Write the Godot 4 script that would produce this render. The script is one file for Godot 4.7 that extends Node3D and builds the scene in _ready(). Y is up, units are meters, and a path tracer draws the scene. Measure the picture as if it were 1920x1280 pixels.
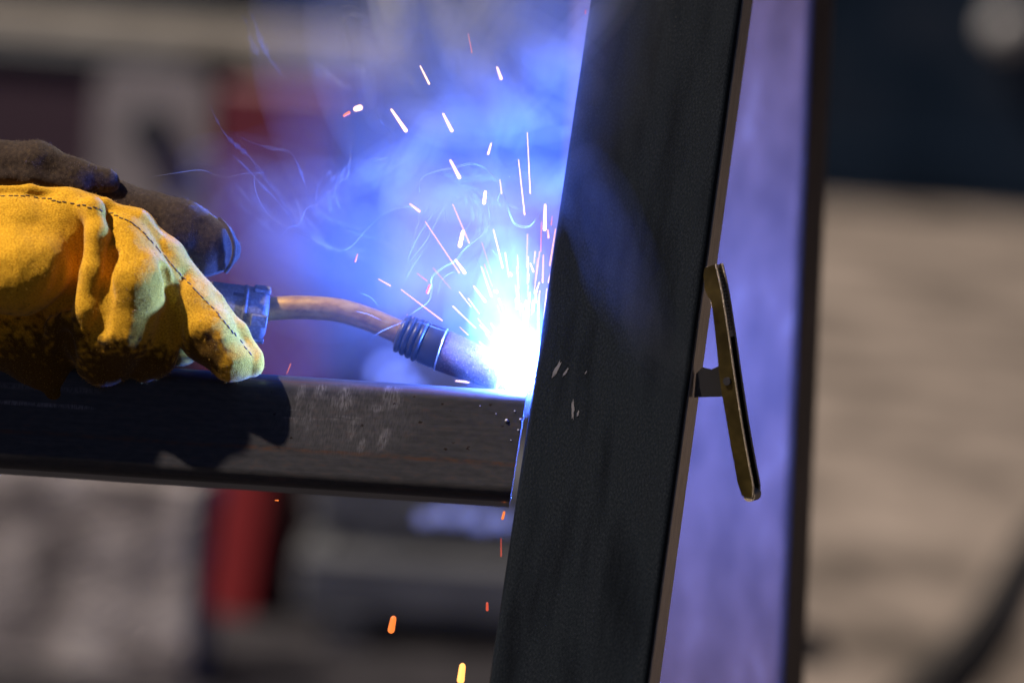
extends Node3D
# A steel frame being welded outdoors. Pixel numbers below are those of a 1920 x 1280 picture;
# S turns one pixel on the plane of focus into metres.

const FOCUS := 1.6
const S := 0.0003
var cam: Camera3D
var F: Transform3D            # the plane of focus: x right, y up, z towards the viewer
var rng := RandomNumberGenerator.new()
var M := {}

# ------------------------------------------------------------------ small helpers
func lin(r: float, g: float, b: float) -> Color:
	return Color(r, g, b).linear_to_srgb()

func L(px: float, py: float, z := 0.0) -> Vector3:           # local point on (or z metres before) the plane of focus
	return Vector3((px - 960.0) * S, -(py - 640.0) * S, z)

func LP(px: float, py: float, z: float) -> Vector3:           # the same pixel's direction, z metres before (behind: minus) that plane
	return Vector3((px - 960.0) * S, -(py - 640.0) * S, 0) * (FOCUS - z) / FOCUS + Vector3(0, 0, z)

func at(px: float, py: float, d: float) -> Vector3:          # a pixel's direction, d metres in front of the camera
	return cam.transform * Vector3((px - 960.0) * S / FOCUS * d, -(py - 640.0) * S / FOCUS * d, -d)

func on_ground(px: float, py: float) -> Vector3:
	var dir := at(px, py, 1.0) - cam.position
	return cam.position + dir * (cam.position.y / -dir.y)

func numbered(called: String) -> String:
	if not has_node(called): return called
	var k := 1
	while has_node("%s_%03d" % [called, k]): k += 1
	return "%s_%03d" % [called, k]

func tag(o: Node, label: String, category: String, group := "") -> Node:
	o.set_meta("label", label)
	o.set_meta("category", category)
	if group: o.set_meta("group", group)
	return o

func thing(called: String, label: String, category: String, where := Transform3D(), group := "") -> Node3D:
	var o := Node3D.new()
	o.name = numbered(called)
	add_child(o)
	o.transform = where
	tag(o, label, category, group)
	return o

func part(called: String, mesh: Mesh, m: Material, parent: Node, where := Transform3D()) -> MeshInstance3D:
	var o := MeshInstance3D.new()
	o.name = called
	o.mesh = mesh
	o.material_override = m
	o.transform = where
	parent.add_child(o, true)
	return o

func single(called: String, mesh: Mesh, m: Material, where: Transform3D, label: String, category: String, group := "") -> MeshInstance3D:
	var o := part(numbered(called), mesh, m, self, where)
	tag(o, label, category, group)
	return o

func structure(called: String, mesh: Mesh, m: Material, where := Transform3D()) -> MeshInstance3D:
	var o := part(called, mesh, m, self, where)
	o.set_meta("kind", "structure")
	return o

# ------------------------------------------------------------------ meshes
func commit(v: PackedVector3Array, idx: PackedInt32Array, uv := PackedVector2Array(), nrm := PackedVector3Array(), turn := true) -> ArrayMesh:
	if turn:
		var vol := 0.0
		var c := Vector3.ZERO
		for p in v: c += p
		c /= v.size()
		for t in range(0, idx.size(), 3):
			vol += (v[idx[t]] - c).dot((v[idx[t + 1]] - c).cross(v[idx[t + 2]] - c))
		if vol > 0.0:
			for t in range(0, idx.size(), 3):
				var s := idx[t + 1]
				idx[t + 1] = idx[t + 2]
				idx[t + 2] = s
	if nrm.is_empty():
		nrm.resize(v.size())
		for t in range(0, idx.size(), 3):
			var n := (v[idx[t + 2]] - v[idx[t]]).cross(v[idx[t + 1]] - v[idx[t]])
			for k in 3: nrm[idx[t + k]] += n
		for k in nrm.size(): nrm[k] = nrm[k].normalized() if nrm[k].length_squared() > 0.0 else Vector3.UP
	var a := []
	a.resize(Mesh.ARRAY_MAX)
	a[Mesh.ARRAY_VERTEX] = v
	a[Mesh.ARRAY_NORMAL] = nrm
	if not uv.is_empty(): a[Mesh.ARRAY_TEX_UV] = uv
	a[Mesh.ARRAY_INDEX] = idx
	var m := ArrayMesh.new()
	m.add_surface_from_arrays(Mesh.PRIMITIVE_TRIANGLES, a)
	return m

func flat(v: PackedVector3Array, idx: PackedInt32Array) -> ArrayMesh:
	var w := PackedVector3Array()
	var j := PackedInt32Array()
	for k in idx:
		j.append(w.size())
		w.append(v[k])
	return commit(w, j)

func bevel_box(size: Vector3, b: float) -> ArrayMesh:
	var v := PackedVector3Array()
	var idx := PackedInt32Array()
	var h := size / 2.0
	var n := {}
	for sx in [-1, 1]:
		for sy in [-1, 1]:
			for sz in [-1, 1]:
				var s := Vector3(sx, sy, sz)
				for ax in 3:
					var p := s * h
					for o in 3:
						if o != ax: p[o] -= s[o] * b
					n[[sx, sy, sz, ax]] = v.size()
					v.append(p)
				idx.append_array([n[[sx, sy, sz, 0]], n[[sx, sy, sz, 1]], n[[sx, sy, sz, 2]]])
	var quad := func(q: Array): idx.append_array([q[0], q[1], q[2], q[0], q[2], q[3]])
	for s in [-1, 1]:
		quad.call([n[[s, -1, -1, 0]], n[[s, 1, -1, 0]], n[[s, 1, 1, 0]], n[[s, -1, 1, 0]]])
		quad.call([n[[-1, s, -1, 1]], n[[1, s, -1, 1]], n[[1, s, 1, 1]], n[[-1, s, 1, 1]]])
		quad.call([n[[-1, -1, s, 2]], n[[1, -1, s, 2]], n[[1, 1, s, 2]], n[[-1, 1, s, 2]]])
		for t in [-1, 1]:
			quad.call([n[[-1, s, t, 1]], n[[1, s, t, 1]], n[[1, s, t, 2]], n[[-1, s, t, 2]]])
			quad.call([n[[s, -1, t, 0]], n[[s, 1, t, 0]], n[[s, 1, t, 2]], n[[s, -1, t, 2]]])
			quad.call([n[[s, t, -1, 0]], n[[s, t, 1, 0]], n[[s, t, 1, 1]], n[[s, t, -1, 1]]])
	# every face points outwards
	for t in range(0, idx.size(), 3):
		var a := v[idx[t]]
		var nn := (v[idx[t + 2]] - a).cross(v[idx[t + 1]] - a)
		if nn.dot(a + v[idx[t + 1]] + v[idx[t + 2]]) < 0.0:
			var s2 := idx[t + 1]
			idx[t + 1] = idx[t + 2]
			idx[t + 2] = s2
	var w := PackedVector3Array()
	var j := PackedInt32Array()
	for k in idx:
		j.append(w.size())
		w.append(v[k])
	return commit(w, j, PackedVector2Array(), PackedVector3Array(), false)

func rings(list: Array, caps := true, uvs := Array()) -> ArrayMesh:      # a skin over rings of points
	var v := PackedVector3Array()
	var idx := PackedInt32Array()
	var uv := PackedVector2Array()
	var n: int = list[0].size()
	for i in list.size():
		for j in n:
			v.append(list[i][j])
			if uvs: uv.append(uvs[i][j])
	for i in list.size() - 1:
		for j in n:
			var a := i * n + j
			var b := i * n + (j + 1) % n
			idx.append_array([a, b, b + n, a, b + n, a + n])
	if caps:
		for e in [0, list.size() - 1]:
			var c := Vector3.ZERO
			var first := v.size()
			for j in n:
				v.append(list[e][j])
				c += list[e][j]
				if uvs: uv.append(uvs[e][j])
			v.append(c / n)
			if uvs: uv.append(uvs[e][0])
			for j in n:
				if e == 0: idx.append_array([first + (j + 1) % n, first + j, first + n])
				else: idx.append_array([first + j, first + (j + 1) % n, first + n])
	return commit(v, idx, uv)

func sweep(path: Array, radii: Array, seg := 20, caps := true) -> ArrayMesh:
	var list := []
	var up := Vector3(0.13, 0.2, 1).normalized()
	for i in path.size():
		var t: Vector3 = (path[min(i + 1, path.size() - 1)] - path[max(i - 1, 0)]).normalized()
		var x := up.cross(t).normalized()
		up = t.cross(x).normalized()
		var ring := []
		for j in seg:
			var a := TAU * j / seg
			ring.append(path[i] + (x * cos(a) + up * sin(a)) * radii[i])
		list.append(ring)
	return rings(list, caps)

func lathe(prof: Array, seg := 36) -> ArrayMesh:                         # prof: [along x, radius]
	var list := []
	for p in prof:
		var ring := []
		for j in seg:
			var a := TAU * j / seg
			ring.append(Vector3(p[0], cos(a) * p[1], sin(a) * p[1]))
		list.append(ring)
	return rings(list, false)

func smooth_path(pts: Array, step: float) -> Array:                      # Catmull-Rom through the points
	var out := []
	for i in pts.size() - 1:
		var p0: Vector3 = pts[max(i - 1, 0)]
		var p1: Vector3 = pts[i]
		var p2: Vector3 = pts[i + 1]
		var p3: Vector3 = pts[min(i + 2, pts.size() - 1)]
		var k := maxi(2, int(p1.distance_to(p2) / step))
		for s in k: out.append(p1.cubic_interpolate(p2, p0, p3, float(s) / k))
	out.append(pts[-1])
	return out

func rounded_section(w: float, h: float, r: float, seg := 6) -> Array:   # points (y, z) round a rounded rectangle, and the distance walked
	var pts := []
	for c in [[1, 1, 0.0], [-1, 1, PI / 2], [-1, -1, PI], [1, -1, PI * 1.5]]:
		for k in seg + 1:
			var a: float = c[2] + PI / 2 * k / seg
			pts.append(Vector2(c[0] * (w / 2 - r) + cos(a) * r, c[1] * (h / 2 - r) + sin(a) * r))
	return pts

func hollow_bar(length: float, w: float, h: float, r: float, wall: float, pieces := 1, cut := 0.0) -> ArrayMesh:
	# along x from 0 to length; w measures along y, h along z; uv = (along, round the outside)
	var outer := rounded_section(w, h, r)
	var inner := rounded_section(w - 2 * wall, h - 2 * wall, maxf(r - wall, 0.001))
	var around := PackedFloat32Array([0.0])
	for j in outer.size(): around.append(around[-1] + outer[j].distance_to(outer[(j + 1) % outer.size()]))
	var total := around[-1]
	var v := PackedVector3Array()
	var uv := PackedVector2Array()
	var idx := PackedInt32Array()
	var nrm := PackedVector3Array()
	var n := outer.size()
	for layer in 2:
		var sec: Array = outer if layer == 0 else inner
		var first := v.size()
		for i in pieces + 1:
			for j in n + 1:
				var p: Vector2 = sec[j % n]
				v.append(Vector3(length * i / pieces + (cut * p.x if i == pieces else 0.0), p.x, p.y))
				uv.append(Vector2(float(i) / pieces, around[j] / total))
				var k := j % n
				var a: float = floorf(k / 7.0) * PI / 2 + PI / 2 * (k % 7) / 6.0
				nrm.append(Vector3(0, cos(a), sin(a)) * (1.0 if layer == 0 else -1.0))
		for i in pieces:
			for j in n:
				var a := first + i * (n + 1) + j
				var b := a + n + 1
				if layer == 0: idx.append_array([a, b, b + 1, a, b + 1, a + 1])
				else: idx.append_array([a, b + 1, b, a, a + 1, b + 1])
	for e in 2:
		var first := v.size()
		for j in n + 1:
			for layer in 2:
				var p: Vector2 = (outer if layer == 0 else inner)[j % n]
				v.append(Vector3(length * e + (cut * p.x if e == 1 else 0.0), p.x, p.y))
				uv.append(Vector2(e, around[j] / total))
				nrm.append(Vector3(1 if e else -1, 0, 0))
		for j in n:
			var a := first + j * 2
			if e == 0: idx.append_array([a, a + 2, a + 3, a, a + 3, a + 1])
			else: idx.append_array([a, a + 3, a + 2, a, a + 1, a + 3])
	# clockwise from outside
	for t in range(0, idx.size(), 3):
		var a := v[idx[t]]
		var nn := (v[idx[t + 2]] - a).cross(v[idx[t + 1]] - a)
		if nn.dot(nrm[idx[t]] + nrm[idx[t + 1]] + nrm[idx[t + 2]]) < 0.0:
			var s := idx[t + 1]
			idx[t + 1] = idx[t + 2]
			idx[t + 2] = s
	return commit(v, idx, uv, nrm, false)

func plate(outline: Array, thick: float) -> ArrayMesh:                   # outline in xy, thickness along z about 0
	var p2 := PackedVector2Array(outline)
	var tri := Geometry2D.triangulate_polygon(p2)
	var v := PackedVector3Array()
	var idx := PackedInt32Array()
	var n := p2.size()
	for s in [0.5, -0.5]:
		for p in p2: v.append(Vector3(p.x, p.y, s * thick))
	for t in range(0, tri.size(), 3):
		idx.append_array([tri[t], tri[t + 1], tri[t + 2], tri[t] + n, tri[t + 2] + n, tri[t + 1] + n])
	for j in n:
		var k := (j + 1) % n
		if Geometry2D.is_polygon_clockwise(p2): idx.append_array([j, k, k + n, j, k + n, j + n])
		else: idx.append_array([k, j, j + n, k, j + n, k + n])
	# caps and sides may disagree: fix each by its own direction
	var c := Vector2.ZERO
	for t in range(0, idx.size(), 3):
		var a := v[idx[t]]
		var nn := (v[idx[t + 2]] - a).cross(v[idx[t + 1]] - a)
		var bad := false
		if absf(nn.normalized().z) > 0.5: bad = nn.z * a.z < 0.0
		else:
			var mid := (v[idx[t]] + v[idx[t + 1]] + v[idx[t + 2]]) / 3.0
			var q := Vector2(mid.x, mid.y) + Vector2(nn.x, nn.y).normalized() * 0.00002
			bad = Geometry2D.is_point_in_polygon(q, p2)
		if bad:
			var s := idx[t + 1]
			idx[t + 1] = idx[t + 2]
			idx[t + 2] = s
	var w := PackedVector3Array()
	var jj := PackedInt32Array()
	for k in idx:
		jj.append(w.size())
		w.append(v[k])
	return commit(w, jj, PackedVector2Array(), PackedVector3Array(), false)

# ------------------------------------------------------------------ soft shapes: a distance field of tapered limbs, meshed as surface nets
var prim := []
var wrinkle: FastNoiseLite
var wrinkle_depth := 0.0
func limb(chain: Array, k := 12.0, cut := false) -> void:                # chain of [x, y, z, r] in pixels of the plane of focus
	for i in chain.size() - 1 if chain.size() > 1 else 1:
		var a: Array = chain[i]
		var b: Array = chain[min(i + 1, chain.size() - 1)]
		var A := Vector3(a[0], a[1], a[2])
		var B := Vector3(b[0], b[1], b[2])
		prim.append([A, B - A, maxf((B - A).length_squared(), 1e-6), float(a[3]), float(b[3]) - float(a[3]), k if i == 0 else maxf(k, 14.0), cut])

func near_prims(c: Vector3, reach: float) -> Array:      # the limbs that can matter within reach of c
	var all := []
	var least := 1e6
	for q in prim:
		var ap: Vector3 = c - q[0]
		var t := clampf(ap.dot(q[1]) / q[2], 0.0, 1.0)
		var e: float = (ap - q[1] * t).length() - q[3] - q[4] * t
		all.append(e)
		if not q[6]: least = minf(least, e)
	var out := []
	for k in prim.size():
		if prim[k][6]:
			if all[k] < reach + prim[k][5]: out.append(prim[k])
		elif all[k] < least + 2.0 * reach + 2.0 * prim[k][5]: out.append(prim[k])
	return out

func field(p: Vector3, list: Array) -> float:
	var d := 1e6
	for q in list:
		var ap: Vector3 = p - q[0]
		var t := clampf(ap.dot(q[1]) / q[2], 0.0, 1.0)
		var e: float = (ap - q[1] * t).length() - q[3] - q[4] * t
		var k: float = q[5]
		if q[6]:
			e = -e
			var h := maxf(k - absf(d - e), 0.0) / k
			d = maxf(d, e) + h * h * k * 0.25
		elif e < d + k:
			var h := maxf(k - absf(d - e), 0.0) / k
			d = minf(d, e) - h * h * k * 0.25
	if wrinkle_depth > 0.0 and absf(d) < 40.0: d += wrinkle.get_noise_3dv(p) * wrinkle_depth
	return d

func net(lo: Vector3, hi: Vector3, h: float) -> Array:                   # [vertices in pixels, normals, indices]
	var B := 4
	var nx := int(ceil((hi.x - lo.x) / h / B)) * B
	var ny := int(ceil((hi.y - lo.y) / h / B)) * B
	var nz := int(ceil((hi.z - lo.z) / h / B)) * B
	var val := PackedFloat32Array()
	val.resize(nx * ny * nz)
	val.fill(1e3)
	var reach := h * B * 0.87 + h * 2.0
	var live := []
	for bz in range(0, nz, B):
		for by in range(0, ny, B):
			for bx in range(0, nx, B):
				var c := lo + Vector3(bx + B / 2.0, by + B / 2.0, bz + B / 2.0) * h
				var d := field(c, prim)
				var near := absf(d) < reach + 8.0
				var some := near_prims(c, reach) if near else []
				if near: live.append(Vector3i(bx, by, bz))
				for z in B:
					for y in B:
						var row := (bz + z) * ny * nx + (by + y) * nx + bx
						for x in B:
							val[row + x] = field(lo + Vector3(bx + x, by + y, bz + z) * h, some) if near else d
	var id := {}
	var v := PackedVector3Array()
	var nrm := PackedVector3Array()
	var idx := PackedInt32Array()
	var off := [0, 1, nx, nx + 1, nx * ny, nx * ny + 1, nx * ny + nx, nx * ny + nx + 1]
	for b in live:
		for z in range(b.z, mini(b.z + B, nz - 1)):
			for y in range(b.y, mini(b.y + B, ny - 1)):
				for x in range(b.x, mini(b.x + B, nx - 1)):
					var o: int = z * ny * nx + y * nx + x
					var inside := 0
					for k in 8:
						if val[o + off[k]] < 0.0: inside += 1
					if inside == 0 or inside == 8: continue
					var sum := Vector3.ZERO
					var count := 0
					for e in [[0, 1], [2, 3], [4, 5], [6, 7], [0, 2], [1, 3], [4, 6], [5, 7], [0, 4], [1, 5], [2, 6], [3, 7]]:
						var a := val[o + off[e[0]]]
						var c := val[o + off[e[1]]]
						if (a < 0.0) != (c < 0.0):
							var t := a / (a - c)
							var pa := Vector3(e[0] & 1, (e[0] >> 1) & 1, e[0] >> 2)
							var pb := Vector3(e[1] & 1, (e[1] >> 1) & 1, e[1] >> 2)
							sum += pa.lerp(pb, t)
							count += 1
					id[o] = v.size()
					var f := sum / count
					v.append(lo + (Vector3(x, y, z) + f) * h)
					var g := Vector3(
						val[o + 1] + val[o + nx + 1] + val[o + off[5]] + val[o + off[7]] - val[o] - val[o + nx] - val[o + off[4]] - val[o + off[6]],
						val[o + off[2]] + val[o + off[3]] + val[o + off[6]] + val[o + off[7]] - val[o] - val[o + 1] - val[o + off[4]] - val[o + off[5]],
						val[o + off[4]] + val[o + off[5]] + val[o + off[6]] + val[o + off[7]] - val[o] - val[o + 1] - val[o + nx] - val[o + nx + 1])
					nrm.append(g.normalized())
	for o in id:
		var sgn := val[o] < 0.0
		for ax in [[1, nx, nx * ny], [nx, nx * ny, 1], [nx * ny, 1, nx]]:
			if sgn == (val[o + ax[0]] < 0.0): continue
			var a: int = o
			var b2: int = o - ax[1]
			var c2: int = o - ax[1] - ax[2]
			var d2: int = o - ax[2]
			if not (id.has(b2) and id.has(c2) and id.has(d2)): continue
			if sgn: idx.append_array([id[a], id[c2], id[b2], id[a], id[d2], id[c2]])
			else: idx.append_array([id[a], id[b2], id[c2], id[a], id[c2], id[d2]])
	return [v, nrm, idx]

func soft(lo: Vector3, hi: Vector3, h: float) -> Array:                  # [mesh in local metres of F, points, normals]
	var r := net(lo, hi, h)
	var v := PackedVector3Array()
	var n := PackedVector3Array()
	for k in r[0].size():
		var p: Vector3 = r[0][k]
		v.append(L(p.x, p.y, p.z * S))
		var q: Vector3 = r[1][k]
		n.append(Vector3(q.x, -q.y, q.z))
	var idx: PackedInt32Array = r[2]
	for t in range(0, idx.size(), 3):
		var a := v[idx[t]]
		if (v[idx[t + 2]] - a).cross(v[idx[t + 1]] - a).dot(n[idx[t]]) < 0.0:
			var s := idx[t + 1]
			idx[t + 1] = idx[t + 2]
			idx[t + 2] = s
	return [commit(v, idx, PackedVector2Array(), n, false), v, n]

# ------------------------------------------------------------------ materials
func noise_tex(freq: float, seed_: int, ramp: Array, oct := 4, size := 512, kind := FastNoiseLite.TYPE_SIMPLEX_SMOOTH) -> NoiseTexture2D:
	var n := FastNoiseLite.new()
	n.noise_type = kind
	n.frequency = freq
	n.seed = seed_
	n.fractal_octaves = oct
	var t := NoiseTexture2D.new()
	t.width = size
	t.height = size
	t.seamless = true
	t.noise = n
	if ramp:
		var g := Gradient.new()
		g.offsets = PackedFloat32Array(ramp.map(func(r): return r[0]))
		g.colors = PackedColorArray(ramp.map(func(r): return lin(r[1], r[2], r[3])))
		t.color_ramp = g
	return t

func bump_tex(freq: float, seed_: int, oct := 4, size := 512) -> NoiseTexture2D:
	return noise_tex(freq, seed_, [], oct, size)

func mat(called: String, c: Color, rough := 0.6, metal := 0.0, spec := 0.5) -> StandardMaterial3D:
	var m := StandardMaterial3D.new()
	m.resource_name = called
	m.albedo_color = c
	m.roughness = rough
	m.metallic = metal
	m.metallic_specular = spec
	M[called] = m
	return m

func textured(m: StandardMaterial3D, t: Texture2D, scale: Vector3, bump: Texture2D = null, depth_cm := 0.0, world := false) -> StandardMaterial3D:
	m.albedo_texture = t
	m.uv1_triplanar = true
	m.uv1_world_triplanar = world
	m.uv1_triplanar_sharpness = 4.0
	m.uv1_scale = scale
	if bump:
		m.heightmap_enabled = true
		m.heightmap_texture = bump
		m.heightmap_scale = depth_cm
	return m

func make_materials() -> void:
	var m := mat("mill_scale", Color.WHITE, 0.42, 0.0, 0.14)
	textured(m, noise_tex(0.1, 3, [[0.0, 0.004, 0.0055, 0.008], [0.35, 0.008, 0.0105, 0.0145], [0.6, 0.0105, 0.0135, 0.0185], [0.85, 0.018, 0.021, 0.026], [1.0, 0.032, 0.034, 0.038]], 4), Vector3(9, 16, 16), bump_tex(0.25, 5, 3), 0.005)
	m.detail_enabled = true
	m.detail_blend_mode = BaseMaterial3D.BLEND_MODE_MUL
	m.detail_uv_layer = BaseMaterial3D.DETAIL_UV_2
	m.detail_albedo = noise_tex(0.012, 6, [[0.0, 0.4, 0.4, 0.43], [0.35, 0.75, 0.75, 0.77], [0.6, 1.0, 1.0, 1.0], [1.0, 1.0, 0.98, 0.95]], 5)
	m.uv2_triplanar = true
	m.uv2_scale = Vector3(1.3, 8, 8)
	m = mat("lit_side", Color.WHITE, 0.45, 0.75)  # brightness of the post's right side put into a pale colour
	textured(m, noise_tex(0.02, 8, [[0.0, 0.09, 0.07, 0.055], [0.4, 0.42, 0.34, 0.27], [0.55, 0.58, 0.49, 0.40], [0.75, 0.34, 0.28, 0.22], [1.0, 0.66, 0.58, 0.48]], 5), Vector3(2.2, 60, 60), bump_tex(0.1, 9, 3), 0.004)
	m = mat("dusty_steel", Color.WHITE, 0.55, 0.0, 0.3)
	textured(m, noise_tex(0.012, 13, [[0.0, 0.06, 0.036, 0.026], [0.45, 0.10, 0.062, 0.044], [0.7, 0.125, 0.078, 0.056], [1.0, 0.18, 0.13, 0.10]], 5), Vector3(1.6, 4, 4), bump_tex(0.05, 5, 4), 0.006)
	m = mat("suede", Color.WHITE, 1.0, 0.0, 0.15)
	textured(m, noise_tex(0.09, 21, [[0.0, 0.40, 0.17, 0.01], [0.4, 0.66, 0.33, 0.016], [0.6, 0.74, 0.39, 0.022], [1.0, 0.86, 0.52, 0.05]], 6), Vector3(14, 14, 14), bump_tex(0.22, 22, 3), 0.05)
	m.rim_enabled = true
	m.rim = 0.35
	m.rim_tint = 0.6
	m = mat("suede_nap", lin(0.62, 0.36, 0.07), 1.0)
	m = mat("dark_suede", Color.WHITE, 1.0, 0.0, 0.15)
	textured(m, noise_tex(0.05, 31, [[0.0, 0.022, 0.014, 0.011], [0.45, 0.042, 0.028, 0.022], [0.7, 0.055, 0.037, 0.026], [1.0, 0.10, 0.06, 0.025]], 5), Vector3(12, 12, 12), bump_tex(0.3, 33, 2), 0.04)
	m.rim_enabled = true
	m.rim = 0.3
	m = mat("dark_nap", lin(0.16, 0.12, 0.10), 1.0)
	m = mat("thread", lin(0.16, 0.10, 0.045), 0.9)
	m = mat("brass_tube", Color.WHITE, 0.33, 0.55)
	textured(m, noise_tex(0.03, 41, [[0.0, 0.36, 0.17, 0.03], [0.5, 0.62, 0.33, 0.06], [1.0, 0.78, 0.48, 0.11]], 5), Vector3(6, 9, 9), bump_tex(0.2, 43, 3), 0.002)
	m = mat("copper", Color.WHITE, 0.55, 0.55)
	textured(m, noise_tex(0.05, 51, [[0.0, 0.02, 0.007, 0.005], [0.45, 0.085, 0.028, 0.016], [0.7, 0.14, 0.05, 0.028], [1.0, 0.26, 0.12, 0.07]], 5), Vector3(26, 26, 26), bump_tex(0.3, 53, 3), 0.05)
	m = mat("black_collar", lin(0.035, 0.033, 0.036), 0.38, 0.3)
	m = mat("handle_plastic", Color.WHITE, 0.55)
	textured(m, noise_tex(0.05, 56, [[0.0, 0.08, 0.074, 0.08], [0.6, 0.16, 0.15, 0.16], [1.0, 0.26, 0.24, 0.235]], 4), Vector3(16, 16, 16), bump_tex(0.2, 57, 3), 0.02)
	m = mat("clip_steel", lin(0.5, 0.48, 0.5), 0.35, 0.9)
	m = mat("bronzed_steel", Color.WHITE, 0.3, 0.85)
	textured(m, noise_tex(0.02, 61, [[0.0, 0.06, 0.044, 0.015], [0.5, 0.10, 0.074, 0.025], [1.0, 0.18, 0.13, 0.042]], 4), Vector3(5, 5, 5), bump_tex(0.05, 62, 3), 0.002)
	m = mat("lit_edge", Color.WHITE, 0.4, 0.6)  # light on the clamp's edges put into a pale colour
	textured(m, noise_tex(0.06, 65, [[0.0, 0.22, 0.16, 0.10], [0.5, 0.52, 0.43, 0.32], [1.0, 0.68, 0.6, 0.5]], 4), Vector3(30, 30, 30), bump_tex(0.3, 66, 3), 0.02)
	m = mat("bare_steel", lin(0.34, 0.33, 0.38), 0.45, 0.5)
	m = mat("chipped_steel", lin(0.10, 0.095, 0.11), 0.5, 0.2)
	m = mat("rust_bead", lin(0.10, 0.055, 0.035), 0.6, 0.4)
	# the yard behind
	m = mat("gravel", Color.WHITE, 0.95)
	textured(m, noise_tex(0.012, 71, [[0.0, 0.035, 0.028, 0.023], [0.38, 0.11, 0.090, 0.077], [0.55, 0.19, 0.158, 0.137], [0.8, 0.225, 0.187, 0.163], [1.0, 0.29, 0.25, 0.223]], 6, 1024), Vector3(0.12, 0.12, 0.12), bump_tex(0.08, 73, 4), 4.0, true)
	m = mat("shade_ground", Color.WHITE, 0.95, 0.0, 0.2)  # near-black colour stands in for shade on the ground
	textured(m, noise_tex(0.03, 74, [[0.0, 0.018, 0.017, 0.02], [0.6, 0.035, 0.033, 0.037], [1.0, 0.06, 0.055, 0.06]], 5), Vector3(0.5, 0.5, 0.5), bump_tex(0.3, 75, 3), 1.0, true)
	m = mat("shaded_sheet", Color.WHITE, 0.9, 0.0, 0.1)  # shade on the far backdrop put into a near-black blue
	textured(m, noise_tex(0.01, 76, [[0.0, 0.006, 0.012, 0.024], [0.5, 0.012, 0.022, 0.042], [1.0, 0.03, 0.036, 0.055]], 4), Vector3(0.22, 0.22, 0.22))
	m = mat("concrete", Color.WHITE, 0.95)
	textured(m, noise_tex(0.012, 81, [[0.0, 0.05, 0.042, 0.045], [0.3, 0.15, 0.13, 0.13], [0.5, 0.28, 0.25, 0.242], [0.75, 0.41, 0.37, 0.36], [1.0, 0.5, 0.46, 0.445]], 3), Vector3(1.1, 1.1, 1.1), bump_tex(0.1, 82, 4), 2.0)
	m = mat("plum_paint", lin(0.035, 0.016, 0.026), 0.55)
	m = mat("red_paint", Color.WHITE, 0.55)
	textured(m, noise_tex(0.02, 84, [[0.0, 0.065, 0.004, 0.014], [0.6, 0.10, 0.007, 0.02], [1.0, 0.13, 0.012, 0.027]], 4), Vector3(2, 2, 2))
	m = mat("bright_red", lin(0.2, 0.015, 0.017), 0.5)
	m = mat("pale_panel", Color.WHITE, 0.7)
	textured(m, noise_tex(0.015, 86, [[0.0, 0.14, 0.125, 0.13], [0.5, 0.21, 0.19, 0.195], [1.0, 0.28, 0.26, 0.26]], 4), Vector3(3, 3, 3))
	m = mat("dial_black", lin(0.02, 0.022, 0.03), 0.6)
	m = mat("grey_plate", Color.WHITE, 0.6, 0.2)
	textured(m, noise_tex(0.015, 88, [[0.0, 0.05, 0.052, 0.06], [0.6, 0.11, 0.115, 0.125], [1.0, 0.17, 0.17, 0.175]], 4), Vector3(0.8, 6, 6))
	m = mat("pale_timber", Color.WHITE, 0.8)
	textured(m, noise_tex(0.02, 90, [[0.0, 0.16, 0.14, 0.12], [0.5, 0.30, 0.275, 0.245], [1.0, 0.40, 0.37, 0.34]], 4), Vector3(0.5, 5, 5))
	m = mat("globe_white", lin(0.34, 0.34, 0.36), 0.4)
	m = mat("tube_black", lin(0.02, 0.018, 0.018), 0.7)

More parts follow.
